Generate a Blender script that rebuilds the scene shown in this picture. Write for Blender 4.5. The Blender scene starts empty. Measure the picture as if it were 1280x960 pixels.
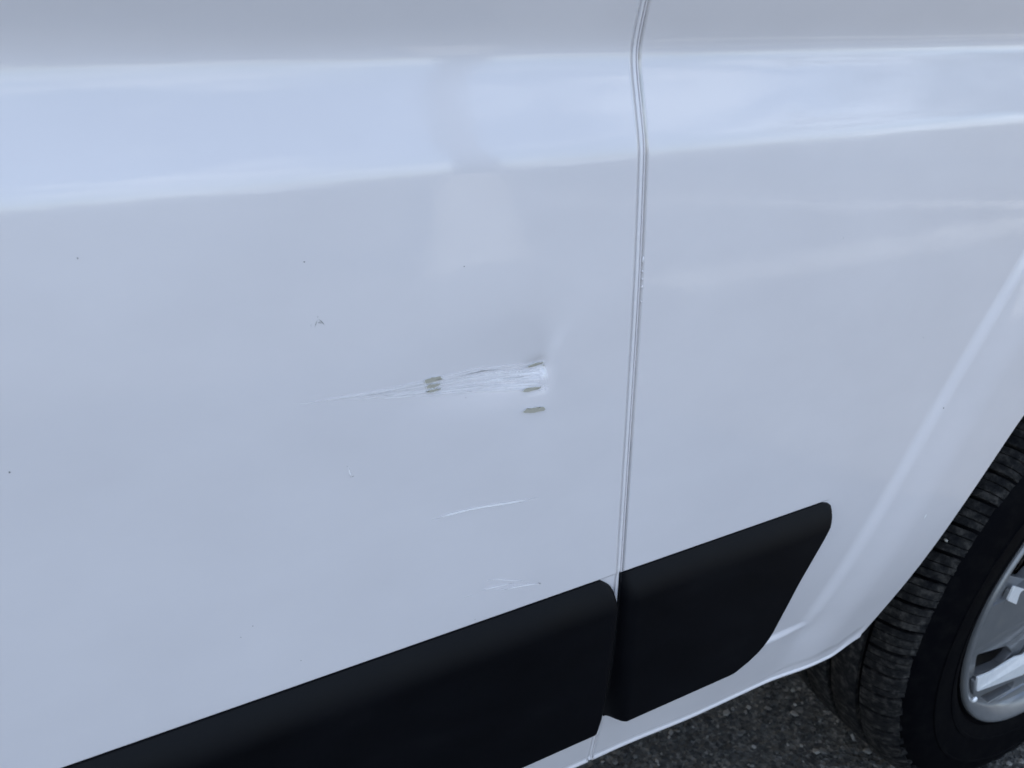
import bpy, bmesh, math, random
import numpy as np
from mathutils import Vector, Matrix

# ------------------------------------------------------------------ camera, sky, sun, exposure
SC = bpy.context.scene
COL = SC.collection
H = 1.022            # lens height above the ground (m); panel heights below are written relative to it
D = 0.37             # lens to the van's side (m)

cam_d = bpy.data.cameras.new('camera')
cam = bpy.data.objects.new('camera', cam_d); COL.objects.link(cam)
cam_d.sensor_width = 36.0; cam_d.lens = 27.0
cam_d.clip_start = 0.02; cam_d.clip_end = 500.0
A = math.radians(63.275); P = math.radians(25.359)
fwd = Vector((math.cos(P)*math.cos(A), math.cos(P)*math.sin(A), -math.sin(P)))
cam.location = (0, -D, H)
cam.rotation_euler = fwd.to_track_quat('-Z', 'Y').to_euler()
cam_d.dof.use_dof = True; cam_d.dof.focus_distance = 0.52; cam_d.dof.aperture_fstop = 14.0
SC.camera = cam

SUN_EL = math.radians(37.0)
SUN_AZ = math.radians(18.0)       # measured from +Y (behind the van) towards +X
w = bpy.data.worlds.new('World'); SC.world = w; w.use_nodes = True
nt = w.node_tree; nt.nodes.clear()
out = nt.nodes.new('ShaderNodeOutputWorld'); bg = nt.nodes.new('ShaderNodeBackground')
sky = nt.nodes.new('ShaderNodeTexSky'); sky.sky_type = 'NISHITA'; sky.sun_disc = False
sky.sun_elevation = SUN_EL; sky.sun_rotation = SUN_AZ
sky.air_density = 1.0; sky.dust_density = 2.0; sky.ozone_density = 1.0
tc = nt.nodes.new('ShaderNodeTexCoord'); mp = nt.nodes.new('ShaderNodeMapping')
mp.inputs['Scale'].default_value = (1.0, 1.0, 2.6)
nz = nt.nodes.new('ShaderNodeTexNoise'); nz.inputs['Scale'].default_value = 2.3
nz.inputs['Detail'].default_value = 7.0; nz.inputs['Roughness'].default_value = 0.58
cr = nt.nodes.new('ShaderNodeValToRGB')
cr.color_ramp.elements[0].position = 0.50; cr.color_ramp.elements[0].color = (0, 0, 0, 1)
cr.color_ramp.elements[1].position = 0.60; cr.color_ramp.elements[1].color = (0.75, 0.75, 0.75, 1)
mx = nt.nodes.new('ShaderNodeMixRGB'); mx.inputs['Color2'].default_value = (6.6, 7.2, 8.0, 1)
L = nt.links.new
L(tc.outputs['Generated'], mp.inputs['Vector']); L(mp.outputs['Vector'], nz.inputs['Vector'])
L(nz.outputs['Fac'], cr.inputs['Fac']); L(cr.outputs['Color'], mx.inputs['Fac'])
L(sky.outputs['Color'], mx.inputs['Color1']); L(mx.outputs['Color'], bg.inputs['Color'])
bg.inputs['Strength'].default_value = 0.12
L(bg.outputs['Background'], out.inputs['Surface'])

sd = bpy.data.lights.new('sun', 'SUN'); sd.energy = 4.0; sd.angle = math.radians(0.53); sd.color = (1.0, 0.93, 0.83)
sun = bpy.data.objects.new('sun', sd); COL.objects.link(sun)
sv = Vector((math.sin(SUN_AZ)*math.cos(SUN_EL), math.cos(SUN_AZ)*math.cos(SUN_EL), math.sin(SUN_EL)))
sun.rotation_euler = sv.to_track_quat('Z', 'Y').to_euler(); sun.location = (3, 8, 6)

SC.view_settings.view_transform = 'Standard'; SC.view_settings.look = 'None'
SC.view_settings.gamma = 1.0; SC.view_settings.use_curve_mapping = False
SC.view_settings.exposure = 1.70

rng = random.Random(7)

# ------------------------------------------------------------------ material helpers
def mat(name, col=(.5, .5, .5), rough=.5, metal=0.0, spec=.5, coat=0.0, coat_rough=.03):
    m = bpy.data.materials.new(name); m.use_nodes = True
    b = m.node_tree.nodes['Principled BSDF']
    b.inputs['Base Color'].default_value = (*col, 1); b.inputs['Roughness'].default_value = rough
    b.inputs['Metallic'].default_value = metal; b.inputs['Specular IOR Level'].default_value = spec
    b.inputs['Coat Weight'].default_value = coat; b.inputs['Coat Roughness'].default_value = coat_rough
    return m, m.node_tree, b

def node(nt, kind, **kw):
    n = nt.nodes.new(kind)
    for k, v in kw.items():
        if k in n.inputs: n.inputs[k].default_value = v
        else: setattr(n, k, v)
    return n

def obj_noise(nt, scale, detail=4.0, stretch=(1, 1, 1), rough=.55):
    t = node(nt, 'ShaderNodeTexCoord'); m = node(nt, 'ShaderNodeMapping'); m.inputs['Scale'].default_value = stretch
    n = node(nt, 'ShaderNodeTexNoise', Scale=scale, Detail=detail, Roughness=rough)
    nt.links.new(t.outputs['Object'], m.inputs['Vector']); nt.links.new(m.outputs['Vector'], n.inputs['Vector'])
    return n

def ramp(nt, src, stops):
    r = node(nt, 'ShaderNodeValToRGB'); e = r.color_ramp.elements
    while len(e) < len(stops): e.new(0.5)
    for i, (p, c) in enumerate(stops):
        e[i].position = p; e[i].color = (*c, 1) if len(c) == 3 else c
    nt.links.new(src, r.inputs['Fac']); return r

def bump(nt, b, src, strength, dist, slot='Normal', prev=None):
    n = node(nt, 'ShaderNodeBump', Strength=strength, Distance=dist)
    nt.links.new(src, n.inputs['Height'])
    if prev: nt.links.new(prev.outputs['Normal'], n.inputs['Normal'])
    nt.links.new(n.outputs['Normal'], b.inputs[slot]); return n

# white two-coat van paint: fine orange peel, faint road film
PAINT, nt, b = mat('white_van_paint', (.74, .745, .75), .38, 0, .4, 1.0, .045)
b.inputs['Coat IOR'].default_value = 1.5
film = obj_noise(nt, 9, 6, (1, 1, 1.6)); fine = obj_noise(nt, 260, 3)
r = ramp(nt, film.outputs['Fac'], [(.35, (.674, .644, .668)), (.7, (.711, .680, .704))])
L2 = nt.links.new
L2(r.outputs['Color'], b.inputs['Base Color'])
n1 = bump(nt, b, fine.outputs['Fac'], .08, .0006, 'Coat Normal')
wav = obj_noise(nt, 26, 2)
bump(nt, b, wav.outputs['Fac'], .035, .004, 'Coat Normal', n1)
rr = ramp(nt, film.outputs['Fac'], [(.3, (.012, .012, .012)), (.75, (.05, .05, .05))])
L2(rr.outputs['Color'], b.inputs['Coat Roughness'])

SEALER, nt, b = mat('white_seam_sealer', (.74, .71, .73), .45, 0, .5, .4, .15)
sn = obj_noise(nt, 420, 3, (1, 1, .35)); bump(nt, b, sn.outputs['Fac'], .35, .0008)
GAP, nt, b = mat('grey_seam_gap', (.2, .2, .19), .9)
r = ramp(nt, obj_noise(nt, 300, 4).outputs['Fac'], [(.35, (.22, .22, .21)), (.7, (.48, .47, .45))]); nt.links.new(r.outputs['Color'], b.inputs['Base Color'])

# black grained plastic trim
TRIM, nt, b = mat('black_grained_plastic', (.0008, .0011, .0030), .5, 0, .16)
gr = obj_noise(nt, 1500, 2); sm = obj_noise(nt, 14, 5, (1, 1, 2))
r = ramp(nt, sm.outputs['Fac'], [(.32, (.0003, .0005, .0017)), (.60, (.0007, .0010, .0027)), (.82, (.0032, .0036, .0052))]); nt.links.new(r.outputs['Color'], b.inputs['Base Color'])
r = ramp(nt, sm.outputs['Fac'], [(.3, (.46, .46, .46)), (.75, (.58, .58, .58))]); nt.links.new(r.outputs['Color'], b.inputs['Roughness'])
bump(nt, b, gr.outputs['Fac'], .12, .0004)

# rubber
SIDE, nt, b = mat('tyre_sidewall_rubber', (.001, .001, .002), .7, 0, .05)
sn = obj_noise(nt, 60, 6); r = ramp(nt, sn.outputs['Fac'], [(.45, (.0008, .0009, .0020)), (.80, (.004, .004, .0045))]); nt.links.new(r.outputs['Color'], b.inputs['Base Color'])
bump(nt, b, obj_noise(nt, 700, 4).outputs['Fac'], .25, .0006)
TREAD, nt, b = mat('dusty_tread_rubber', (.03, .03, .03), .85, 0, .12)
n_b = obj_noise(nt, 600, 4)
gp_ = node(nt, 'ShaderNodeNewGeometry'); n_a = node(nt, 'ShaderNodeTexNoise', Scale=95, Detail=7, Roughness=.6); nt.links.new(gp_.outputs['Position'], n_a.inputs['Vector'])
r = ramp(nt, n_a.outputs['Fac'], [(.32, (.004, .0043, .006)), (.50, (.014, .0138, .0142)), (.70, (.055, .051, .048))]); nt.links.new(r.outputs['Color'], b.inputs['Base Color'])
nb = bump(nt, b, n_b.outputs['Fac'], .6, .0012); bump(nt, b, n_a.outputs['Fac'], .5, .004, 'Normal', nb)

# wheel metals
GREY, nt, b = mat('grey_wheel_paint', (.13, .135, .145), .36, .35, .5, .5, .12)
n = obj_noise(nt, 45, 6); r = ramp(nt, n.outputs['Fac'], [(.35, (.17, .175, .185)), (.62, (.19, .195, .205)), (.8, (.22, .215, .205))]); nt.links.new(r.outputs['Color'], b.inputs['Base Color'])
MACH, nt, b = mat('machined_bright_alloy', (.80, .82, .85), .38, .3, .5)
n = obj_noise(nt, 140, 6); r = ramp(nt, n.outputs['Fac'], [(.3, (.95, .95, .96)), (.75, (.82, .83, .86))]); nt.links.new(r.outputs['Color'], b.inputs['Base Color'])
bump(nt, b, obj_noise(nt, 500, 3, (1, 1, 6)).outputs['Fac'], .12, .0006)
BARREL, _, _ = mat('silver_barrel', (.16, .165, .175), .45, .5)
DARK, nt, b = mat('dark_underbody', (.004, .004, .0045), .9, 0, .2)

# damage
def damage_mat(name, c0, c1, rough=.7, thr=(.12, .62), sc=110, stretch=(.10, 1, 5)):
    m, nt, b = mat(name, c0, rough, 0, .25)
    n = obj_noise(nt, sc, 6, stretch)
    r = ramp(nt, obj_noise(nt, 400, 3, (.3, 1, 2)).outputs['Fac'], [(.35, c0), (.7, c1)]); nt.links.new(r.outputs['Color'], b.inputs['Base Color'])
    at = node(nt, 'ShaderNodeAttribute', attribute_name='cover')
    rp = ramp(nt, n.outputs['Fac'], [(thr[0], (0, 0, 0)), (thr[1], (1, 1, 1))])
    mu = node(nt, 'ShaderNodeMath', operation='MULTIPLY')
    nt.links.new(at.outputs['Fac'], mu.inputs[0]); nt.links.new(rp.outputs['Color'], mu.inputs[1])
    nt.links.new(mu.outputs[0], b.inputs['Alpha']); return m
SCUFF = damage_mat('pale_scuffed_paint', (.90, .875, .895), (.94, .915, .935), thr=(-.45, .60), sc=60)
SCRATCH = damage_mat('fine_white_scratch', (.90, .88, .90), (.94, .92, .94), thr=(-.1, .4))
SCORE = damage_mat('grey_score_line', (.56, .56, .57), (.62, .62, .63), thr=(.38, .66))
GRIME = damage_mat('grime_smear', (.22, .22, .20), (.34, .34, .32), thr=(.3, .6), sc=350, stretch=(1, 1, 1))
PRIMER, nt, b = mat('bare_primer', (.42, .39, .33), .8, 0, .2)
n = obj_noise(nt, 500, 4, (.4, 1, 2)); r = ramp(nt, n.outputs['Fac'], [(.3, (.375, .350, .295)), (.7, (.44, .41, .345))]); nt.links.new(r.outputs['Color'], b.inputs['Base Color'])
RIMW, _, _ = mat('chipped_paint_edge', (.88, .885, .89), .6)

# ground
ASPH, nt, b = mat('worn_asphalt', (.05, .05, .05), .9, 0, .3)
v = node(nt, 'ShaderNodeTexVoronoi', Scale=170); t = node(nt, 'ShaderNodeTexCoord'); nt.links.new(t.outputs['Object'], v.inputs['Vector'])
n = obj_noise(nt, 90, 7); n2 = obj_noise(nt, 1.3, 5)
r = ramp(nt, v.outputs['Color'], [(.1, (.030, .030, .031)), (.55, (.075, .073, .070)), (.95, (.17, .163, .154))])
m2 = node(nt, 'ShaderNodeMixRGB', blend_type='MULTIPLY', Fac=.8); r2 = ramp(nt, n.outputs['Fac'], [(.3, (.45, .45, .45)), (.7, (1.3, 1.28, 1.25))])
nt.links.new(r.outputs['Color'], m2.inputs['Color1']); nt.links.new(r2.outputs['Color'], m2.inputs['Color2'])
m3 = node(nt, 'ShaderNodeMixRGB', blend_type='MULTIPLY', Fac=.6); r3 = ramp(nt, n2.outputs['Fac'], [(.3, (.8, .8, .8)), (.7, (1.25, 1.24, 1.22))])
nt.links.new(m2.outputs['Color'], m3.inputs['Color1']); nt.links.new(r3.outputs['Color'], m3.inputs['Color2']); nt.links.new(m3.outputs['Color'], b.inputs['Base Color'])
bb = bump(nt, b, v.outputs['Distance'], .9, .004); bump(nt, b, n.outputs['Fac'], .8, .004, 'Normal', bb)
GRIT, nt, b = mat('asphalt_aggregate', (.07, .07, .07), .9, 0, .3)
at = node(nt, 'ShaderNodeAttribute', attribute_name='tone')
r = ramp(nt, at.outputs['Fac'], [(0, (.014, .014, .015)), (.42, (.060, .058, .056)), (1, (.38, .36, .335))]); nt.links.new(r.outputs['Color'], b.inputs['Base Color'])
bump(nt, b, obj_noise(nt, 900, 4).outputs['Fac'], .6, .001)
LINE, nt, b = mat('worn_white_road_paint', (.62, .62, .60), .8, 0, .3)
n = obj_noise(nt, 30, 6); r = ramp(nt, n.outputs['Fac'], [(.4, (.30, .30, .29)), (.6, (.66, .66, .64))]); nt.links.new(r.outputs['Color'], b.inputs['Base Color'])
STRIP, nt, b = mat('sunlit_strip_tone', (.22, .22, .21), .85, 0, .3)  # pale tone carries the brightness of sunlit ground
r = ramp(nt, obj_noise(nt, 3, 7).outputs['Fac'], [(.35, (.14, .14, .135)), (.65, (.30, .30, .285))]); nt.links.new(r.outputs['Color'], b.inputs['Base Color'])
STONE, _, _ = mat('pale_pebble', (.42, .40, .36), .8)

# ------------------------------------------------------------------ object helpers
def tag(o, label=None, cat=None, group=None, kind=None):
    for k, v in (('label', label), ('category', cat), ('group', group), ('kind', kind)):
        if v: o[k] = v
    return o

def empty(name, loc=(0, 0, 0), parent=None):
    o = bpy.data.objects.new(name, None); COL.objects.link(o); o.location = loc; o.parent = parent; o.empty_display_size = .05
    return o

def mesh_obj(name, verts, faces, m, parent=None, smooth=True, loc=(0, 0, 0)):
    me = bpy.data.meshes.new(name); me.from_pydata([tuple(map(float, v)) for v in verts], [], [tuple(map(int, f)) for f in faces]); me.update()
    if smooth: me.shade_smooth()
    me.materials.append(m)
    o = bpy.data.objects.new(name, me); COL.objects.link(o); o.parent = parent; o.location = loc
    return o

def sharp(o, deg=35):
    o.data.set_sharp_from_angle(angle=math.radians(deg)); return o

def bm_obj(name, bm, m, parent=None, smooth=False, loc=(0, 0, 0)):
    me = bpy.data.meshes.new(name); bm.normal_update(); bm.to_mesh(me); bm.free(); me.materials.append(m)
    if smooth: me.shade_smooth()
    o = bpy.data.objects.new(name, me); COL.objects.link(o); o.parent = parent; o.location = loc
    return o

def box(bm, x0, x1, y0, y1, z0, z1):
    vs = [bm.verts.new((x, y, z)) for x in (x0, x1) for y in (y0, y1) for z in (z0, z1)]
    for f in ((0, 1, 3, 2), (4, 6, 7, 5), (0, 4, 5, 1), (2, 3, 7, 6), (0, 2, 6, 4), (1, 5, 7, 3)): bm.faces.new([vs[i] for i in f])

def sstep(a, b, x):
    t = np.clip((np.asarray(x, float)-a)/(b-a), 0, 1); return t*t*(3-2*t)

# ------------------------------------------------------------------ the side of the van as a surface y = S(x, z), z measured from lens height
ZK = [-.62, -.53, -.44, -.39, -.36, -.30, -.2, -.15, -.11, -.074, -.060, -.032, -.0215, -.010, .0, .03, .08, .2, .9]
SK = [-.17, -.17, -.06, -.005, .014, .015, .016, .032, .055, .062, .29, .32, .2, -.2, -.29, -.25, 0, .01, .06]
zt = np.arange(-.65, .95, .0005); st = np.interp(zt, ZK, SK)
kk = np.exp(-np.linspace(-2.5, 2.5, 25)**2/2); kk /= kk.sum()
st = np.convolve(np.pad(st, 12, mode='edge'), kk, 'valid')
yt = np.cumsum(st)*.0005; yt -= np.interp(-.3515, zt, yt) - .0008

k9 = np.exp(-np.linspace(-2.5, 2.5, 111)**2/2); k9 /= k9.sum()
st2 = np.convolve(np.pad(st, 55, mode='edge'), k9, 'valid'); yt2 = np.cumsum(st2)*.0005; yt2 -= np.interp(-.3515, zt, yt2) - .0008
DOOR_X1, FEND_X0 = .2735, .2780
CX, CZ = 1.031, -.684                       # wheel centre
AX = np.array([.600, .606, .632, .680, .739, .83, .93, 1.05, 1.18, 1.30, 1.39, 1.45, 1.47])
AZ = np.array([-.583, -.575, -.525, -.424, -.331, -.258, -.218, -.203, -.220, -.285, -.385, -.50, -.597])
axf = np.linspace(.600, 1.47, 900); azf = np.interp(axf, AX, AZ)
k2 = np.exp(-np.linspace(-2.5, 2.5, 91)**2/2); k2 /= k2.sum()
azp = np.concatenate([2*azf[0]-azf[45:0:-1], azf, 2*azf[-1]-azf[-2:-47:-1]])
azf = np.convolve(azp, k2, 'valid')
RX = np.polyfit([-.528, -.45, -.31, -.187], [.506, .533, .61, .673], 2)

def S(x, z, door=False):
    x = np.asarray(x, float); z = np.asarray(z, float)
    soft = sstep(.30, -.12, x)*sstep(-.055, -.030, z)
    y = np.interp(z, zt, yt)*(1-soft)+np.interp(z, zt, yt2)*soft
    # gentle oil-canning of the thin sheet
    y = y + .00025*np.sin(x*11+1.3)*np.sin(z*9+.4) + .00012*np.sin(x*31+z*17)*sstep(-.4, -.2, z)
    # pressed pocket behind the trims
    y = y + .0011*sstep(-.3705, -.3718, z)*sstep(-.531, -.526, z)*sstep(.4905, .4880, x-.35*(z+.372)*0)*sstep(.44, .43, x-np.clip((z+.50)*.42, 0, .06))
    # dent above the scrape: shallow pull that ends in a hard stop
    if door:
        zc = -.188
        far = sstep(.004, .034, z-zc)
        ax = sstep(.085, .203, x)*sstep(.2205+.020*far, .2085-.014*far, x)
        up = np.exp(-np.clip((z-zc)/.030, 0, None)**1.6); dn = np.exp(-np.clip((zc-z)/.016, 0, None)**2)
        core = np.where(z > zc, up, dn)
        y = y + .0030*ax*core
        ax2 = sstep(.192, .209, x)*sstep(.2155, .2100, x)
        y = y + .0020*ax2*np.exp(-((z+.1915)/.0055)**2)
        y = y + .0006*sstep(.195, .205, x)*sstep(.216, .210, x)*np.exp(-((z+.205)/.003)**2)
    else:
        s1 = -.523 - z
        s2 = (x-np.polyval(RX, z))*.88
        s2 = np.where(z < -.10, s2, s2 - (z+.10)*1.5)
        kx = .006
        hgt = np.clip(.5+.5*(s1-s2)/kx, 0, 1)
        g = s2*(1-hgt)+s1*hgt+kx*hgt*(1-hgt)
        amp = .0034*(1-.45*np.exp(-((x-.505)**2+(z+.53)**2)/.022**2))
        wd = np.where(s1 > s2, .0030, .0075)
        y = y - amp*sstep(-1, 1, g/wd)*sstep(.30, .40, x) - .0045*sstep(0, .06, s2)
    # rolled hem along the sill with the flange line above it
    ze = .014*sstep(.560, .600, x)*(1-sstep(.600, .605, x)) - .05*sstep(.600, .605, x)
    zl = -.5885 + .009*sstep(.44, .585, x) + ze
    y = y + .0008*sstep(0, -.0012, z-zl)
    y = y - .0016*sstep(-.5940, -.5958, z-ze)
    return y

Z_LIST = np.unique(np.round(np.concatenate([
    np.arange(-.597, -.586, .0008), np.arange(-.586, -.535, .004), np.arange(-.535, -.510, .0016), np.arange(-.510, -.376, .007),
    np.arange(-.376, -.367, .0006), np.arange(-.367, -.235, .005), np.arange(-.235, -.135, .0014), np.arange(-.135, -.085, .003),
    np.arange(-.085, .022, .0014), np.arange(.022, .1601, .006)]), 5))

def panel(name, xs, z0f, parent, door, edge_left, edge_right, hem=True):
    """grid panel; z0f(x) clips the lower edge; folded edges"""
    zs = Z_LIST; nx, nzz = len(xs), len(zs)
    X = np.repeat(np.asarray(xs)[:, None], nzz, 1); lo = np.array([z0f(x) for x in xs])
    Zg = np.maximum(zs[None, :], lo[:, None])
    Y = S(X, Zg, door)
    verts = []; idx = -np.ones((nx, nzz), int); first = []
    for i in range(nx):
        k0 = max(0, int(np.searchsorted(zs, lo[i]+1e-6))-1)
        first.append(k0)
        for k in range(nzz):
            if k >= k0:
                idx[i, k] = len(verts); verts.append((X[i, k], Y[i, k], Zg[i, k]+H))
            else: idx[i, k] = -2
    for i in range(nx):
        idx[i, :first[i]] = idx[i, first[i]]
    faces = []
    for i in range(nx-1):
        for k in range(nzz-1):
            q = [idx[i, k], idx[i+1, k], idx[i+1, k+1], idx[i, k+1]]
            u = []
            for a in q:
                if a not in u: u.append(a)
            if len(u) >= 3: faces.append(u)
    # lower hem, rolled inwards
    if hem:
        bot = [idx[i, first[i]] for i in range(nx)]
        pts = np.array([(verts[v][0], verts[v][2]) for v in bot]); tg = np.gradient(pts, axis=0); tg /= np.linalg.norm(tg, axis=1)[:, None]
        nr = np.stack([tg[:, 1], -tg[:, 0]], 1)
        prev = bot
        for (a, dy) in ((.0009, .0003), (.0016, .0012), (.0016, .0028), (.0004, .016)):
            cur = []
            for j, v in enumerate(bot):
                cur.append(len(verts)); verts.append((verts[v][0]+nr[j, 0]*a, verts[v][1]+dy, verts[v][2]+nr[j, 1]*a))
            for j in range(nx-1): faces.append((prev[j], cur[j], cur[j+1], prev[j+1]))
            prev = cur
    for side, sg in ((edge_left, -1), (edge_right, 1)):
        if not side: continue
        col = idx[0 if sg < 0 else nx-1]; col = [c for j, c in enumerate(col) if j == 0 or c != col[j-1]]
        prev = col
        for (dx, dy) in ((.0002, .00005), (.0004, .0003), (.0005, .0009), (.0005, .013)):
            cur = []
            for v in col:
                cur.append(len(verts)); verts.append((verts[v][0]+sg*dx, verts[v][1]+dy, verts[v][2]))
            for j in range(len(col)-1):
                q = (prev[j], cur[j], cur[j+1], prev[j+1]); faces.append(q if sg < 0 else q[::-1])
            prev = cur
    return mesh_obj(name, verts, faces, PAINT, parent)

# ------------------------------------------------------------------ setting
gm = bmesh.new(); bmesh.ops.create_grid(gm, x_segments=8, y_segments=8, size=60)
g = bm_obj('ground', gm, ASPH); g.location = (0, 0, 0); tag(g, kind='structure')
bm = bmesh.new(); box(bm, -.13, .13, -3.1, 3.1, .0, .004)
o = bm_obj('bay_line', bm, LINE, None, False, (5.5, -5.0, .001)); o.rotation_euler.z = -.385; tag(o, kind='structure')

bm = bmesh.new(); box(bm, -6, 6, -.22, .22, .0, .005)
o = bm_obj('sunlit_strip', bm, STRIP, None, False, (8.3, -2.60, .001)); tag(o, kind='structure')  # added pale strip, stands in for sunlit ground beyond the van's shadow

# loose and half-bedded aggregate of the asphalt where the picture looks down on it
def grit():
    R = np.random.default_rng(3); N = 14000
    px = R.uniform(.05, 1.7, N); py = R.uniform(-.25, 1.3, N); s = R.gamma(4.0, .00082, N).clip(.0014, .0062)
    base = np.array([(1, 0, -.2), (0, 1, -.2), (-1, 0, -.2), (0, -1, -.2), (.55, .55, .6), (-.55, .55, .65), (-.55, -.55, .55), (.55, -.55, .6)])
    fc = [(0, 1, 4), (1, 5, 4), (1, 2, 5), (2, 6, 5), (2, 3, 6), (3, 7, 6), (3, 0, 7), (0, 4, 7), (4, 5, 6, 7)]
    V, F, T = [], [], []
    for i in range(N):
        a = R.uniform(0, 6.28); c, sn = math.cos(a), math.sin(a); sc = np.array([R.uniform(.7, 1.4), R.uniform(.6, 1.1), R.uniform(.5, .9)])*s[i]
        v = (base+R.normal(0, .14, base.shape))*sc
        v = np.stack([v[:, 0]*c-v[:, 1]*sn+px[i], v[:, 0]*sn+v[:, 1]*c+py[i], v[:, 2]+.0002], 1)
        o = len(V); V.extend(v.tolist()); F.extend([tuple(q+o for q in f) for f in fc]); T.extend([float(R.beta(1.6, 2.4))]*8)
    ob = mesh_obj('asphalt_grit', V, F, GRIT, None, False)
    at = ob.data.attributes.new('tone', 'FLOAT', 'POINT'); at.data.foreach_set('value', T)
    tag(ob, 'dark asphalt chippings bedded in the ground under the van', 'grit', kind='stuff')
grit()

# ------------------------------------------------------------------ what stands behind the lens and shows in the paint
CONC, nt, b = mat('weathered_concrete', (.12, .12, .125), .85, 0, .3)
r = ramp(nt, obj_noise(nt, 7, 7).outputs['Fac'], [(.3, (.17, .175, .18)), (.7, (.22, .225, .23))]); nt.links.new(r.outputs['Color'], b.inputs['Base Color'])
POLE, _, _ = mat('dark_painted_steel', (.05, .055, .065), .6, 0, .2)
BARK, _, _ = mat('bark', (.07, .055, .04), .9)
LEAF, _, _ = mat('leaves', (.045, .075, .03), .6)
lamp = empty('lamp_post', (1.95, -4.0, 0)); tag(lamp, 'dark lamp post on a grey concrete plinth, mirrored faintly in the door', 'lamp post')
bm = bmesh.new(); vs = []
for (hw, z) in ((.34, .0), (.33, .04), (.17, .86), (.15, .88)):
    vs.append([bm.verts.new((a*hw-.16, c*hw, z)) for a, c in ((-1, -1), (1, -1), (1, 1), (-1, 1))])
for p, q in zip(vs[:-1], vs[1:]):
    for k in range(4): bm.faces.new((p[k], p[(k+1) % 4], q[(k+1) % 4], q[k]))
bm.faces.new(vs[-1]); bm.faces.new(vs[0][::-1]); bm_obj('plinth', bm, CONC, lamp)
def tube(name, pts, rads, m, parent, seg=14):
    V, F = [], []
    for i, (p, r_) in enumerate(zip(pts, rads)):
        a = Vector(pts[max(0, i-1)]); c = Vector(pts[min(len(pts)-1, i+1)]); t_ = (c-a).normalized(); u = t_.orthogonal().normalized(); v_ = t_.cross(u)
        for k in range(seg):
            an = 2*math.pi*k/seg; V.append(tuple(Vector(p)+u*math.cos(an)*r_+v_*math.sin(an)*r_))
    for i in range(len(pts)-1):
        for k in range(seg): F.append((i*seg+k, i*seg+(k+1) % seg, (i+1)*seg+(k+1) % seg, (i+1)*seg+k))
    F.append(tuple(range(seg))[::-1]); F.append(tuple(range((len(pts)-1)*seg, len(pts)*seg)))
    return mesh_obj(name, V, F, m, parent)
tube('pole', [(0, 0, .87), (0, 0, 2), (.02, 0, 4), (.02, 0, 6.2), (.0, -.3, 6.7), (0, -1.1, 6.85)], [.16, .15, .145, .13, .07, .06], POLE, lamp)
bm = bmesh.new(); box(bm, -.13, .13, -1.7, -1.08, 6.78, 6.90); bmesh.ops.bevel(bm, geom=bm.edges[:], offset=.03, segments=2, affect='EDGES'); bm_obj('lamp_head', bm, POLE, lamp)
def tree(loc, hgt, rad, seed, label):
    R = np.random.default_rng(seed); t = empty('tree', loc); tag(t, label, 'tree')
    tube('trunk', [(0, 0, 0), (.05, .02, hgt*.3), (-.05, .04, hgt*.6), (0, 0, hgt*.9)], [.16, .12, .08, .02], BARK, t)
    V, F = [], []
    cl = [(R.normal(0, rad*.42), R.normal(0, rad*.42), hgt*.62+R.normal(0, hgt*.15), R.uniform(.35, .62)*rad*.6) for _ in range(26)]
    for _ in range(9000):
        c = cl[R.integers(len(cl))]; d_ = R.normal(0, 1, 3); d_ /= np.linalg.norm(d_); p = np.array(c[:3])+d_*c[3]*R.uniform(.5, 1.1)
        u = R.normal(0, 1, 3); u /= np.linalg.norm(u); v_ = np.cross(u, R.normal(0, 1, 3)); v_ /= np.linalg.norm(v_); q = .09*R.uniform(.6, 1.3)
        o = len(V); V += [tuple(p-u*q), tuple(p+v_*q*.5), tuple(p+u*q), tuple(p-v_*q*.5)]; F.append((o, o+1, o+2, o+3))
    mesh_obj('crown', V, F, LEAF, t, False)
tree((11.3, -5.2, 0), 7.5, 2.9, 4, 'leafy tree mirrored at the right of the bright band')

# ------------------------------------------------------------------ the van
van = empty('van'); tag(van, 'white van with dented scraped door, black plastic trim and grey alloy wheel', 'van')

xs = np.unique(np.round(np.concatenate([np.arange(-.85, -.15, .02), np.arange(-.15, .055, .006), np.arange(.055, .232, .0014), np.arange(.232, DOOR_X1, .003), [DOOR_X1]]), 5))
door = panel('door', xs, lambda x: -.597, van, True, True, True)
door['label'] = 'white door panel with a dent and pale scrape'
xs = np.unique(np.round(np.concatenate([np.arange(FEND_X0, .598, .0032), np.arange(.600, .82, .0015), np.arange(.82, 1.30, .005), np.arange(1.30, 1.47, .002), [1.47], np.arange(1.48, 1.76, .01)]), 5))
fender = panel('fender', xs, lambda x: float(np.interp(x, axf, azf)) if .600 <= x <= 1.47 else -.597+.014*float(sstep(.560, .600, x)), van, False, True, True)
xs = np.unique(np.concatenate([np.arange(-2.6, -.853, .04), [-.8535]]))
rear = panel('side_panel', xs, lambda x: -.597, van, True, False, True)

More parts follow.
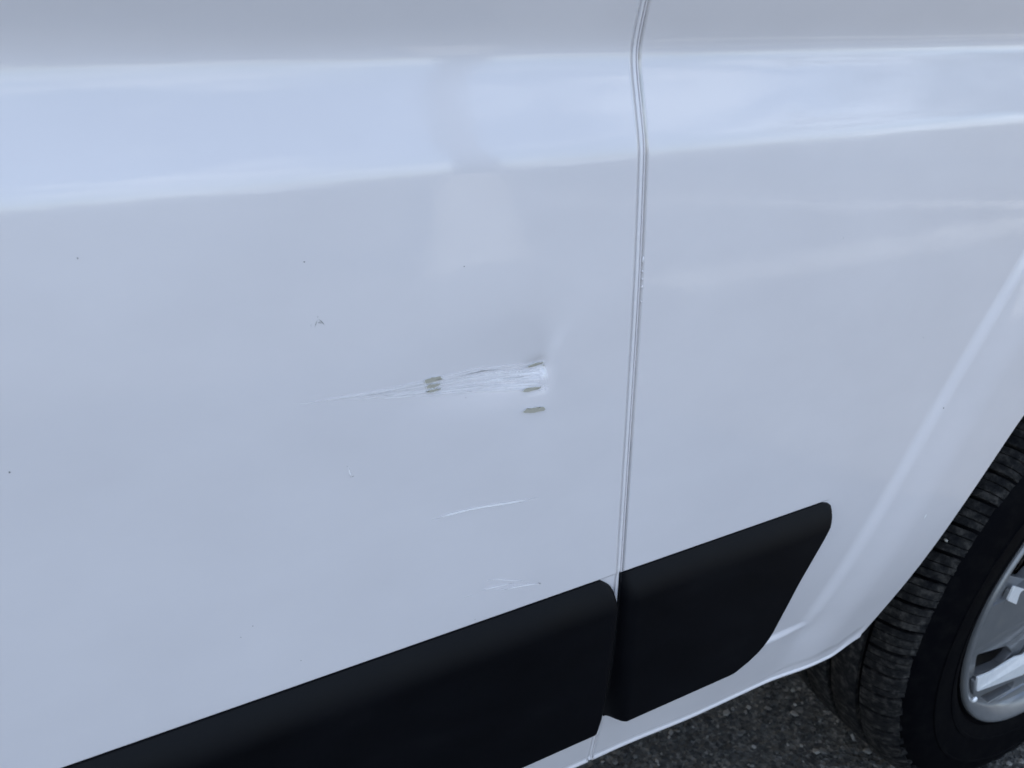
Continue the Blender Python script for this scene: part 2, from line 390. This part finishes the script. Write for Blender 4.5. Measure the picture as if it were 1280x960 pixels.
# closed upper body, roof and dark underside: they shade the side and the ground
sec = [(float(S(-.85, .16)), .158), (.012, .30), (.028, .62), (.060, .82), (.13, .93), (.28, .985), (1.0, 1.01), (1.68, .985), (1.83, .93), (1.90, .82), (1.93, .6), (1.955, .16), (1.955, -.55)]
V, F = [], []
for x in (-2.6, 1.755):
    for (y, z) in sec: V.append((x, y, z+H))
n = len(sec)
for i in range(n-1): F.append((i, n+i, n+i+1, i+1))
F.append(tuple(range(n-1, -1, -1))); F.append(tuple(range(n, 2*n)))
sharp(mesh_obj('roof_shell', V, F, PAINT, van), 30)
bm = bmesh.new(); box(bm, -2.6, .545, .045, 1.93, -.57+H, .10+H); bm_obj('underbody', bm, DARK, van)
bm = bmesh.new(); box(bm, .55, 1.53, .32, 1.93, -.52+H, .10+H); box(bm, 1.535, 1.75, .045, 1.93, -.57+H, .10+H); bm_obj('engine_bay', bm, DARK, van)
# wheel arch liner
V, F = [], []
xl = np.linspace(.602, 1.468, 60)
for j, x in enumerate(xl):
    z = float(np.interp(x, axf, azf))+.012; 
    for y in (.012, .05, .318): V.append((x-.008+.016*j/59, y, z+H))
for j in range(59):
    for q in range(2): a = j*3+q; F.append((a, a+3, a+4, a+1))
mesh_obj('arch_liner', V, F, DARK, van)

# seam between door and fender: mottled grey gap floor with a bead of sealer standing in it
zs = np.linspace(-.596, .158, 360)
V, F = [], []
for z in zs:
    y0 = float(S(.2730, z)); V += [(.2722, y0+.0065, z+H), (.2795, y0+.0065, z+H)]
for i in range(len(zs)-1): F.append((2*i, 2*i+1, 2*i+3, 2*i+2))
mesh_obj('seam_gap', V, F, GAP, van)
V, F = [], []; arc = [(-1, .0050), (-1, .0018), (-.85, .0008), (-.45, .00015), (.05, 0), (.5, .0002), (.9, .0009), (1, .0018), (1, .0050)]
R = np.random.default_rng(5); jit = np.convolve(R.normal(0, 1, len(zs)+8), np.ones(9)/9, 'valid')
for i, z in enumerate(zs):
    y0 = float(S(.2730, z))+.0003; c = .27588+.00010*jit[i]; hw = .00166+.00012*jit[::-1][i]
    for (a, d) in arc: V.append((c+a*hw, y0+d, z+H))
m = len(arc)
for i in range(len(zs)-1):
    for k in range(m-1): a = i*m+k; F.append((a, a+1, a+m+1, a+m))
mesh_obj('seam_sealer', V, F, SEALER, van)

# small hardened drips beside the seam
for (x, z, ln, wd) in ((.2795, -.1335, .0042, .0012), (.2796, -.1410, .0016, .0007), (.2797, -.1458, .0017, .0007), (.2798, -.1508, .0022, .0009), (.2797, -.1605, .0012, .0005)):
    bm = bmesh.new(); bmesh.ops.create_uvsphere(bm, u_segments=10, v_segments=7, radius=1)
    for v in bm.verts:
        k = 1.0-.35*(v.co.z > 0)*v.co.z
        v.co = Vector((v.co.x*wd*k*.8, v.co.y*.0005, v.co.z*ln*.5))
    bm_obj('paint_drip', bm, SEALER, fender, True, (x, float(S(x, z)), z+H))

# ------------------------------------------------------------------ black trims
def trim(name, ztop, zbot, xlf, xrf, face, wt, wb, wl, wr, parent, n=70, nz_=56):
    tz = np.concatenate([np.linspace(0, .10, 12)[:-1], np.linspace(.10, .72, 18)[:-1], np.linspace(.72, 1, 24)])
    tx = np.concatenate([np.linspace(0, .02, 9)[:-1], np.linspace(.02, .12, 12)[:-1], np.linspace(.12, .9, 24)[:-1], np.linspace(.9, .98, 12)[:-1], np.linspace(.98, 1, 10)])
    V, F = [], []
    for t in tz:
        z = zbot+(ztop-zbot)*t; xl, xr = xlf(z), xrf(z)
        for s in tx:
            x = xl+(xr-xl)*s
            f = 1.0
            for d, wdt, pw in ((ztop-z, wt, 1.75), (z-zbot, wb, 2.6), ((x-xl), wl, 2.0), ((xr-x), wr, 2.6)):
                if wdt: u = min(1, max(0, d/wdt)); f *= 1-(1-u)**pw
            y0 = float(S(x, z))-.0022
            V.append((x, y0+(face-y0)*f, z+H))
    nx = len(tx); nzz = len(tz)
    for k in range(nzz-1):
        for i in range(nx-1): a = k*nx+i; F.append((a, a+1, a+nx+1, a+nx))
    ring = [i for i in range(nx)]+[k*nx+nx-1 for k in range(1, nzz)]+[(nzz-1)*nx+i for i in range(nx-2, -1, -1)]+[k*nx for k in range(nzz-2, 0, -1)]
    b0 = len(V)
    for v in ring:
        x, y, z = V[v]; V.append((x, float(S(x, z-H))+.004, z))
    for j in range(len(ring)):
        q = (j+1) % len(ring); F.append((ring[q], ring[j], b0+j, b0+q))
    o = mesh_obj(name, V, F, TRIM, parent); return sharp(o, 50)

def lxr(z):
    return float(np.interp(z, [-.5280, -.5230, -.5165, -.507, -.498, -.4437, -.395, -.3855, -.3790, -.3750, -.3715], [.2520, .2590, .2625, .2650, .2660, .2695, .2722, .2710, .2675, .2632, .2590]))
trim('side_trim', -.3715, -.5280, lambda z: -.85, lxr, -.0105, .026, .011, 0, .0045, door)['label'] = 'long black plastic trim running along the door'
def rxl(z): return .2774+(.0012 if z > -.39 else 0)*0
def rxr(z):
    return float(np.interp(z, [-.5295, -.5240, -.5185, -.5125, -.505, -.494, -.470, -.441, -.403, -.3925, -.384, -.3785, -.3745, -.3722, -.3715], [.384, .3985, .4110, .4240, .4350, .4436, .4545, .4675, .4870, .4914, .4928, .4925, .4905, .4870, .4820]))
trim('side_trim', -.3715, -.5295, rxl, rxr, -.0095, .024, .011, .0115, .006, fender)['label'] = 'short black tapered trim ending before the wheel'
# paint nib stuck on the upper bevel of the long trim
bm = bmesh.new(); bmesh.ops.create_icosphere(bm, subdivisions=2, radius=.0012)
for v in bm.verts: v.co.y *= .5
bm_obj('grit_nib', bm, TRIM, door, True, (.2065, -.0010, -.3752+H))

# ------------------------------------------------------------------ damage on the door
OFF = [0.00018]
def strips(name, paths, m, parent, label=None, S_door=True):
    """paths: list of (points[(x,z) mm], half width mm, cover, taper)"""
    V, F, C = [], [], []
    for pts, hw, cov, taper in paths:
        p = np.array(pts, float)/1000; s = np.concatenate([[0], np.cumsum(np.hypot(*np.diff(p, axis=0).T))]); nn = max(6, int(s[-1]/.0022))
        ss = np.linspace(0, s[-1], nn); 
        q = np.stack([np.interp(ss, s, p[:, 0]), np.interp(ss, s, p[:, 1])], 1)
        ker = np.ones(5)/5
        if nn > 12:
            qq = np.stack([np.convolve(np.pad(q[:, c], 2, mode='edge'), ker, 'valid') for c in (0, 1)], 1); qq[0] = q[0]; qq[-1] = q[-1]; q = qq
        tg = np.gradient(q, axis=0); tg /= np.linalg.norm(tg, axis=1)[:, None]; nr = np.stack([-tg[:, 1], tg[:, 0]], 1)
        b0 = len(V); OFF[0] += .000003
        for i in range(nn):
            u = i/(nn-1); w_ = hw/1000*(.25+.75*min(1, u/taper[0] if taper[0] else 1, (1-u)/taper[1] if taper[1] else 1))*(1+.18*math.sin(i*1.7+hw*9))
            e = min(1, u/max(taper[0], 1e-3), (1-u)/max(taper[1], 1e-3))
            for k in (-1, -.45, .45, 1):
                x, z = q[i]+nr[i]*k*w_; V.append((x, float(S(x, z, S_door))-OFF[0], z+H)); C.append(cov*e*(0 if abs(k) == 1 else 1))
        for i in range(nn-1):
            for k in range(3): a = b0+i*4+k; F.append((a, a+4, a+5, a+1))
    o = mesh_obj(name, V, F, m, parent)
    at = o.data.attributes.new('cover', 'FLOAT', 'POINT'); at.data.foreach_set('value', C)
    if label: o['label'] = label
    return o

top = np.array([(58, -182.6), (100.5, -184.2), (132.6, -184.9), (170, -183.9), (199.7, -187.9), (211.5, -189.4)])
bot = np.array([(66, -184.6), (104.3, -189.9), (133.5, -194.8), (177.8, -200.8), (211.8, -206.5), (212, -206.6)])
def band(t, x0, x1, n=14):
    xs = np.linspace(x0, x1, n); zt_ = np.interp(xs, top[:, 0], top[:, 1]); zb_ = np.interp(xs, bot[:, 0], bot[:, 1])
    return [(x, a+(b_-a)*t) for x, a, b_ in zip(xs, zt_, zb_)]
R = random.Random(11); paths = []
paths.append((band(.5, 98, 211.5, 24), 6.2, .36, (.6, .03)))          # the broad dulled patch
for (t, x0, x1, hw, cv) in ((.12, 60, 140, .9, .85), (.30, 85, 211, 1.2, .75), (.06, 145, 211, .8, .75), (.42, 100, 212, 1.0, .85), (.62, 92, 212, .9, .75), (.80, 110, 210, .9, .75), (.97, 125, 206, .7, .65), (.20, 62, 132, .7, .7), (.9, 140, 212, 1.0, .7)):
    paths.append((band(t, x0, x1), hw, cv, (.35, .04)))
for k in range(44):
    t = R.uniform(-.02, 1.04); x0 = R.uniform(85, 190); x1 = min(212.3, x0+R.uniform(15, 70)); paths.append((band(t, x0, x1), R.uniform(.14, .42), R.uniform(.4, 1), (.25, .08)))
strips('scrape', paths, SCUFF, door, 'pale streaked scrape across the door beside the dent')
paths = []
for k in range(11):
    t = R.choice([.17, .22, .5, .53, .56, .72]); t += R.uniform(-.02, .02); x0 = R.uniform(140, 190); paths.append((band(t, x0, min(210, x0+R.uniform(10, 38))), R.uniform(.12, .28), R.uniform(.35, .9), (.3, .3)))
for k in range(5):
    x0 = R.uniform(150, 168); paths.append((band(.15+R.uniform(-.03, .05), x0, x0+R.uniform(8, 22)), R.uniform(.2, .45), R.uniform(.3, .6), (.3, .3)))
strips('score_mark', paths, SCORE, door, 'thin grey score lines inside the scrape')
# hard stop of the scrape
strips('scrape_end', [([(212.2, -191.5), (212.6, -197), (212.8, -203)], .35, .8, (.2, .3)), ([(206, -206.6), (210, -207.2), (214, -205)], 1.0, .4, (.3, .3))], SCUFF, door)

CH = [[[132.8, -183.8], [135.4, -183.5], [139.5, -183.4], [142.6, -183.9], [143.8, -185.8], [139.8, -186.2], [135.6, -186.5], [133.2, -186.4]],
      [[133.3, -188.1], [136.9, -187.7], [142.2, -187.9], [142.4, -188.7], [139.6, -189.8], [135.9, -189.9], [134.1, -189.4]],
      [[132.9, -191.2], [136.8, -190.8], [142.5, -191.2], [142.2, -191.9], [137.6, -192.4], [133.9, -192.1]],
      [[199.8, -190.7], [201.3, -189.7], [207.0, -189.3], [211.7, -189.5], [211.1, -190.4], [207.0, -191.3], [202.8, -191.2]],
      [[194.8, -204.4], [196.7, -203.2], [201.9, -203.5], [208.4, -204.4], [206.6, -205.8], [201.9, -205.7], [196.2, -205.1]],
      [[194.8, -218.1], [197.2, -216.6], [203.0, -216.9], [209.4, -217.8], [210.8, -219.5], [209.6, -220.7], [203.0, -220.4], [196.7, -219.3]],
      [[210.6, -191.3], [211.7, -191.1], [211.9, -191.9], [210.9, -191.9]]]
for ci, poly in enumerate(CH):
    p = np.array(poly); pts = []
    for i in range(len(p)):
        a, b_ = p[i], p[(i+1) % len(p)]; nn = max(2, int(np.hypot(*(b_-a))/.7))
        for k in range(nn): pts.append(a+(b_-a)*k/nn+np.array([R.gauss(0, .15), R.gauss(0, .19)]))
    pts = np.array(pts); c = pts.mean(0)
    for nm, grow, off, mm in (('paint_edge', .42, .00090, RIMW), ('bare_patch', 0, .00105, PRIMER)):
        if nm == 'paint_edge':
            q = pts+(pts-c)/np.linalg.norm(pts-c, axis=1)[:, None]*np.array([[R.uniform(.05, .5)] for _ in pts])
        else: q = pts
        V = [(x/1000, float(S(x/1000, z/1000, True))-off, z/1000+H) for x, z in q]+[(c[0]/1000, float(S(c[0]/1000, c[1]/1000, True))-off, c[1]/1000+H)]
        o = mesh_obj(nm, V, [(i, len(q), (i+1) % len(q)) for i in range(len(q))], mm, door)
        if nm == 'bare_patch': o['label'] = 'small grey patch where the paint is scraped off'

strips('scratch', [([[131.0, -277.7], [141.4, -277.5], [154.6, -277.9], [172.2, -279.7], [187.2, -282.0], [207.1, -284.1]], 1.15, .8, (.14, .22))], SCRATCH, door, 'single curved white scratch below the scrape')
strips('scratch', [([[161.7, -344.3], [173.2, -345.2], [189.0, -347.3]], .7, .8, (.3, .3)), ([[164.5, -336.7], [175.5, -339.5], [186.7, -344.6], [198.3, -349.4]], .55, .7, (.3, .3)),
                   ([[177.6, -349.8], [192.5, -351.6], [207.8, -355.0]], .7, .8, (.3, .1)), ([[172, -347.5], [186, -349], [202, -352.6]], .4, .6, (.3, .3)), ([[150, -345.5], [160, -346]], .3, .35, (.4, .4))], SCRATCH, door, 'small crossed scratches just above the long trim')
strips('grime_mark', [([[75.0, -142.6], [76.0, -140.5], [77.2, -138.2]], .35, .5, (.3, .3)), ([[77.4, -138.0], [79.0, -139.8], [80.4, -142.0]], .32, .9, (.3, .3)), ([[76.8, -140.3], [78.2, -140.0], [79.0, -141.0]], .55, .7, (.3, .3)), ([[73.6, -142.8], [73.3, -141.0], [74.2, -140.0]], .25, .35, (.3, .3)), ([[77.2, -137.6], [77.5, -136.4]], .2, .5, (.3, .3))], GRIME, door, 'small grey smudge left of the scrape')
strips('scratch', [([[84.6, -227.5], [84.8, -231.5], [85.0, -234.6]], .55, .7, (.3, .3))], SCRATCH, door)
strips('grime_mark', [([[83.2, -226.2], [84.3, -226.8]], .25, .9, (.2, .2)), ([[85.3, -234.0], [87.0, -233.6]], .28, .9, (.2, .2)), ([[84.2, -228], [84.3, -233]], .12, .3, (.2, .2))], GRIME, door)
strips('scratch', [([[620.4, -427.0], [621.2, -424.8], [621.8, -422.5]], .9, 1.0, (.3, .3))], RIMW, fender, None, False)

def speck(x, z, r_, parent, is_door, m=None):
    V = [(x/1000+r_/1000*R.uniform(.7, 1.2)*math.cos(a), 0, z/1000+r_/1000*R.uniform(.7, 1.2)*math.sin(a)) for a in np.linspace(0, 2*math.pi, 9)[:-1]]
    V = [(a, float(S(a, c, is_door))-.00035, c+H) for a, _, c in V]
    mesh_obj('grime_speck', V, [tuple(range(7, -1, -1))], m or SPECK, parent)
SPECK, _, _ = mat('dark_speck', (.10, .10, .10), .8)
for x, z, r_ in ((74.2, -108.1, .35), (-22.5, -93.9, .35), (-70.6, -187.7, .45), (159.7, -121.8, .3), (19.6, -315.5, .3), (12.2, -320.7, .25), (42.8, -352, .3), (157.8, -200.9, .22), (208, -355, .45), (208.9, -355.6, .3), (207.4, -354.2, .25), (158.4, -367, .3)):
    speck(x, z, r_, door, True)
for x, z, r_ in ((611.9, -309.6, .6), (452, -140, .3), (566, -236, .35)): speck(x, z, r_, fender, False)

# ------------------------------------------------------------------ wheel
TR = .338
wheel = empty('wheel', (CX, .010, CZ+H), van); wheel.rotation_euler.z = .012
def lathe(name, prof, m, seg=160, parent=wheel, smooth=True, deg=40):
    V, F = [], []; n = len(prof)
    for i in range(seg):
        a = 2*math.pi*i/seg
        for (r_, y) in prof: V.append((r_*math.cos(a), y, r_*math.sin(a)))
    for i in range(seg):
        for k in range(n-1):
            a, b_ = i*n+k, ((i+1) % seg)*n+k; F.append((a, a+1, b_+1, b_))
    return sharp(mesh_obj(name, V, F, m, parent, smooth), deg)

side = [(.206, .020), (.2115, .010), (.216, .006), (.2195, .0055), (.2205, .0085), (.2235, .0075), (.2245, .0045), (.232, .000), (.2400, -.0022), (.2405, -.0034), (.2450, -.0040), (.2455, -.0030), (.262, -.0048),
        (.2755, -.0050), (.2760, -.0064), (.2790, -.0064), (.2795, -.0048), (.292, -.0025), (.3020, .0010), (.3100, .0055), (.3170, .0110)]
tread = [(.3225, .018), (.3265, .026), (.3295, .038), (.3305, .056), (.3310, .108), (.3305, .160), (.3295, .178), (.3265, .190), (.317, .205), (.290, .219), (.25, .22), (.215, .205), (.206, .198)]
lathe('tyre', side+tread, SIDE, 200)
# inner ribs, each a raised ring between the circumferential grooves
def rib(y0, y1, r0, r1):
    lathe('tread_rib', [(r0-.009, y0), (r0-.0008, y0), (r0, y0+.001), ((r0+r1)/2+.0003, (y0+y1)/2), (r1, y1-.001), (r1-.0008, y1), (r1-.009, y1)], TREAD, 200)
rib(.0615, .099, TR-.0004, TR+.0002); rib(.107, .144, TR+.0002, TR-.0004); rib(.151, .182, TR-.0008, TR-.005)

# shoulder blocks: each is three bars parted by fine sipes
def block_mesh(seed):
    R = random.Random(seed); bm = bmesh.new(); pitch = 2*math.pi/60*TR
    usable = pitch-.0046; gp = .0011; cuts = sorted([usable*(.33+R.uniform(-.05, .05)), usable*(.66+R.uniform(-.05, .05))])
    bars = [(0, cuts[0]-gp/2), (cuts[0]+gp/2, cuts[1]-gp/2), (cuts[1]+gp/2, usable)]
    for (u0, u1) in bars:
        jag = R.uniform(-.0052, .0046); 
        pr = [(TR-.0005, .0540), (TR, .0528), (TR-.0002, .044), (TR-.0012, .034), (TR-.0035, .025), (TR-.0075, .0175+R.uniform(-.0005, .0005)), (TR-.0125-jag*.3, .0115), (TR-.0170-jag, .0078+jag*.3), (TR-.0195-jag, .0105)]
        rows = []
        for u in (u0, u0+.0005, (u0+u1)/2, u1-.0005, u1):
            edge = u in (u0, u1); row = []
            for j, (r_, y) in enumerate(pr):
                rr = r_-(.0003 if edge else 0)+R.uniform(-.0004, .0003)*(j > 4); a = (u-usable/2)/TR+ (y-.03)*.55
                row.append(bm.verts.new((math.cos(a)*rr, y+R.uniform(-.0006, .0006)*(j > 5), math.sin(a)*rr)))
            rows.append(row)
        low = []
        for u in (u0, u1):
            row = []
            for j, (r_, y) in enumerate(pr):
                a = (u-usable/2)/TR+(y-.03)*.55; rl = r_-.008 if j < 6 else r_-.005; row.append(bm.verts.new((math.cos(a)*rl, min(y+.006*(j > 5), .054), math.sin(a)*rl)))
            low.append(row)
        allr = [low[0]]+rows+[low[1]]
        for p, q in zip(allr[:-1], allr[1:]):
            for j in range(len(pr)-1): bm.faces.new((p[j], q[j], q[j+1], p[j+1]))
        bm.faces.new([r_[0] for r_ in allr][::-1]); bm.faces.new([r_[-1] for r_ in allr])
    bmesh.ops.recalc_face_normals(bm, faces=bm.faces)
    me = bpy.data.meshes.new('tread_block'); bm.to_mesh(me); bm.free(); me.materials.append(TREAD); return me
variants = [block_mesh(s) for s in range(5)]
R = random.Random(2)
for i in range(60):
    o = bpy.data.objects.new('tread_block', variants[R.randrange(5)]); COL.objects.link(o); o.parent = wheel
    o.rotation_euler = (0, 2*math.pi*i/60, 0)

# rim: lip, barrel, plate with openings, spokes with machined faces
lathe('rim_lip', [(.2140, .016), (.2168, .009), (.2172, .0035), (.2160, .0005), (.2135, -.0008), (.2105, .0005), (.2060, .0030), (.1990, .0080), (.1955, .0125), (.1950, .018)], GREY, 200, deg=60)
lathe('rim_barrel', [(.199, .010), (.194, .020), (.190, .060), (.188, .16), (.195, .195)], BARREL, 120)
lathe('brake_disc', [(.04, .060), (.150, .060), (.150, .085), (.04, .085)], DARK, 80)

def plate(name, loops, y0, thick, m, bevel=.0008, dish=0.0):
    cu = bpy.data.curves.new(name, 'CURVE'); cu.dimensions = '2D'; cu.fill_mode = 'BOTH'; cu.extrude = thick/2; cu.bevel_depth = bevel; cu.bevel_resolution = 2
    cu.offset = -bevel
    for lp in loops:
        sp = cu.splines.new('POLY'); sp.points.add(len(lp)-1); sp.use_cyclic_u = True
        for p, (x, z) in zip(sp.points, lp): p.co = (x, z, 0, 1)
    tmp = bpy.data.objects.new(name, cu); COL.objects.link(tmp)
    me = bpy.data.meshes.new_from_object(tmp.evaluated_get(bpy.context.evaluated_depsgraph_get()))
    bpy.data.objects.remove(tmp); bpy.data.curves.remove(cu)
    me.transform(Matrix(((1, 0, 0, 0), (0, 0, -1, y0+thick/2), (0, 1, 0, 0), (0, 0, 0, 1))))
    for v in me.vertices:
        v.co.y += dish*(1-(v.co.x**2+v.co.z**2)/.2**2)
    me.materials.clear(); me.materials.append(m)
    o = bpy.data.objects.new(name, me); COL.objects.link(o); o.parent = wheel
    return o
def rot(poly, a): c, s_ = math.cos(a), math.sin(a); return [(x*c-z*s_, x*s_+z*c) for x, z in poly]
def loc(poly): return [(x-CX, z-CZ) for x, z in poly]
def rounded(poly, r_=.006, n=4):
    out = []
    for i in range(len(poly)):
        p = Vector(poly[i]); a = Vector(poly[i-1])-p; b_ = Vector(poly[(i+1) % len(poly)])-p; q = min(r_, a.length*.45, b_.length*.45)
        A_, B_ = p+a.normalized()*q, p+b_.normalized()*q
        for k in range(n+1):
            t = k/n; v = A_*(1-t)**2+p*2*t*(1-t)+B_*t*t; out.append((v.x, v.y))
    return out
OP1 = loc([(.873, -.742), (.880, -.782), (.955, -.800), (.978, -.790), (.958, -.770)])
OP2 = loc([(.912, -.832), (.938, -.856), (1.000, -.862), (1.000, -.848)])
OP3 = loc([(.892, -.622), (.945, -.652), (.985, -.625), (.985, -.575), (.925, -.550), (.895, -.575)])
SP2 = loc([(.869, -.770), (.8775, -.799), (1.000, -.832), (1.070, -.815), (1.082, -.748), (1.045, -.738), (1.020, -.778), (.992, -.793), (.968, -.786), (.905, -.781)])
SP1 = loc([(.8905, -.631), (.8855, -.652), (.955, -.698), (.985, -.690), (.985, -.652), (.942, -.662)])
LOOPS = [[(.197*math.cos(a), .197*math.sin(a)) for a in np.linspace(0, 2*math.pi, 121)[:-1]]]
TURN = [0, math.pi]
for a in TURN:
    for op in (OP1, OP2, OP3): LOOPS.append(rounded(rot(op, a), .005))
plate('wheel_plate', LOOPS, .0150, .010, GREY, .0008, .016)
for a in TURN:
    for sp in (SP1, SP2):
        pl = rounded(rot(sp, a), .0035)
        plate('spoke', [rounded(rot([(x, z-.0075) for x, z in sp], a), .0035)], .0085, .0045, GREY, .0006, .014)
        c = np.mean(pl, axis=0); inner = [tuple(c+(np.array(p)-c)*.985) for p in pl]
        plate('spoke_face', [inner], .0060, .0022, MACH, .0002, .014)
lathe('hub_cap', [(.0, .016), (.03, .015), (.042, .016), (.052, .020), (.060, .026), (.062, .036)], GREY, 60)
# balance weight at the lip
bm = bmesh.new(); bmesh.ops.create_uvsphere(bm, u_segments=12, v_segments=8, radius=.0042)
for v in bm.verts: v.co.y *= .6; v.co.x *= 1.2
bm_obj('balance_weight', bm, MACH, wheel, True, (.872-CX, .004, -.806-CZ))

# grit caught in the tread
def pebble(r_, ang, y, label):
    bm = bmesh.new(); bmesh.ops.create_icosphere(bm, subdivisions=2, radius=r_)
    for v in bm.verts: v.co *= 1+R.uniform(-.18, .18); v.co.y *= 1.5
    rad = TR-.001
    o = bm_obj('pebble', bm, STONE, None, True, (CX+rad*math.cos(ang), .010+y, CZ+H+rad*math.sin(ang)))
    tag(o, label, 'pebble', 'pebbles stuck in the tyre tread')
pebble(.0026, math.radians(150), .040, 'larger pale pebble wedged in the tyre tread near the fender edge')
pebble(.0015, math.radians(150.5), .022, 'tiny pale pebble in the tread, nearer the sidewall')
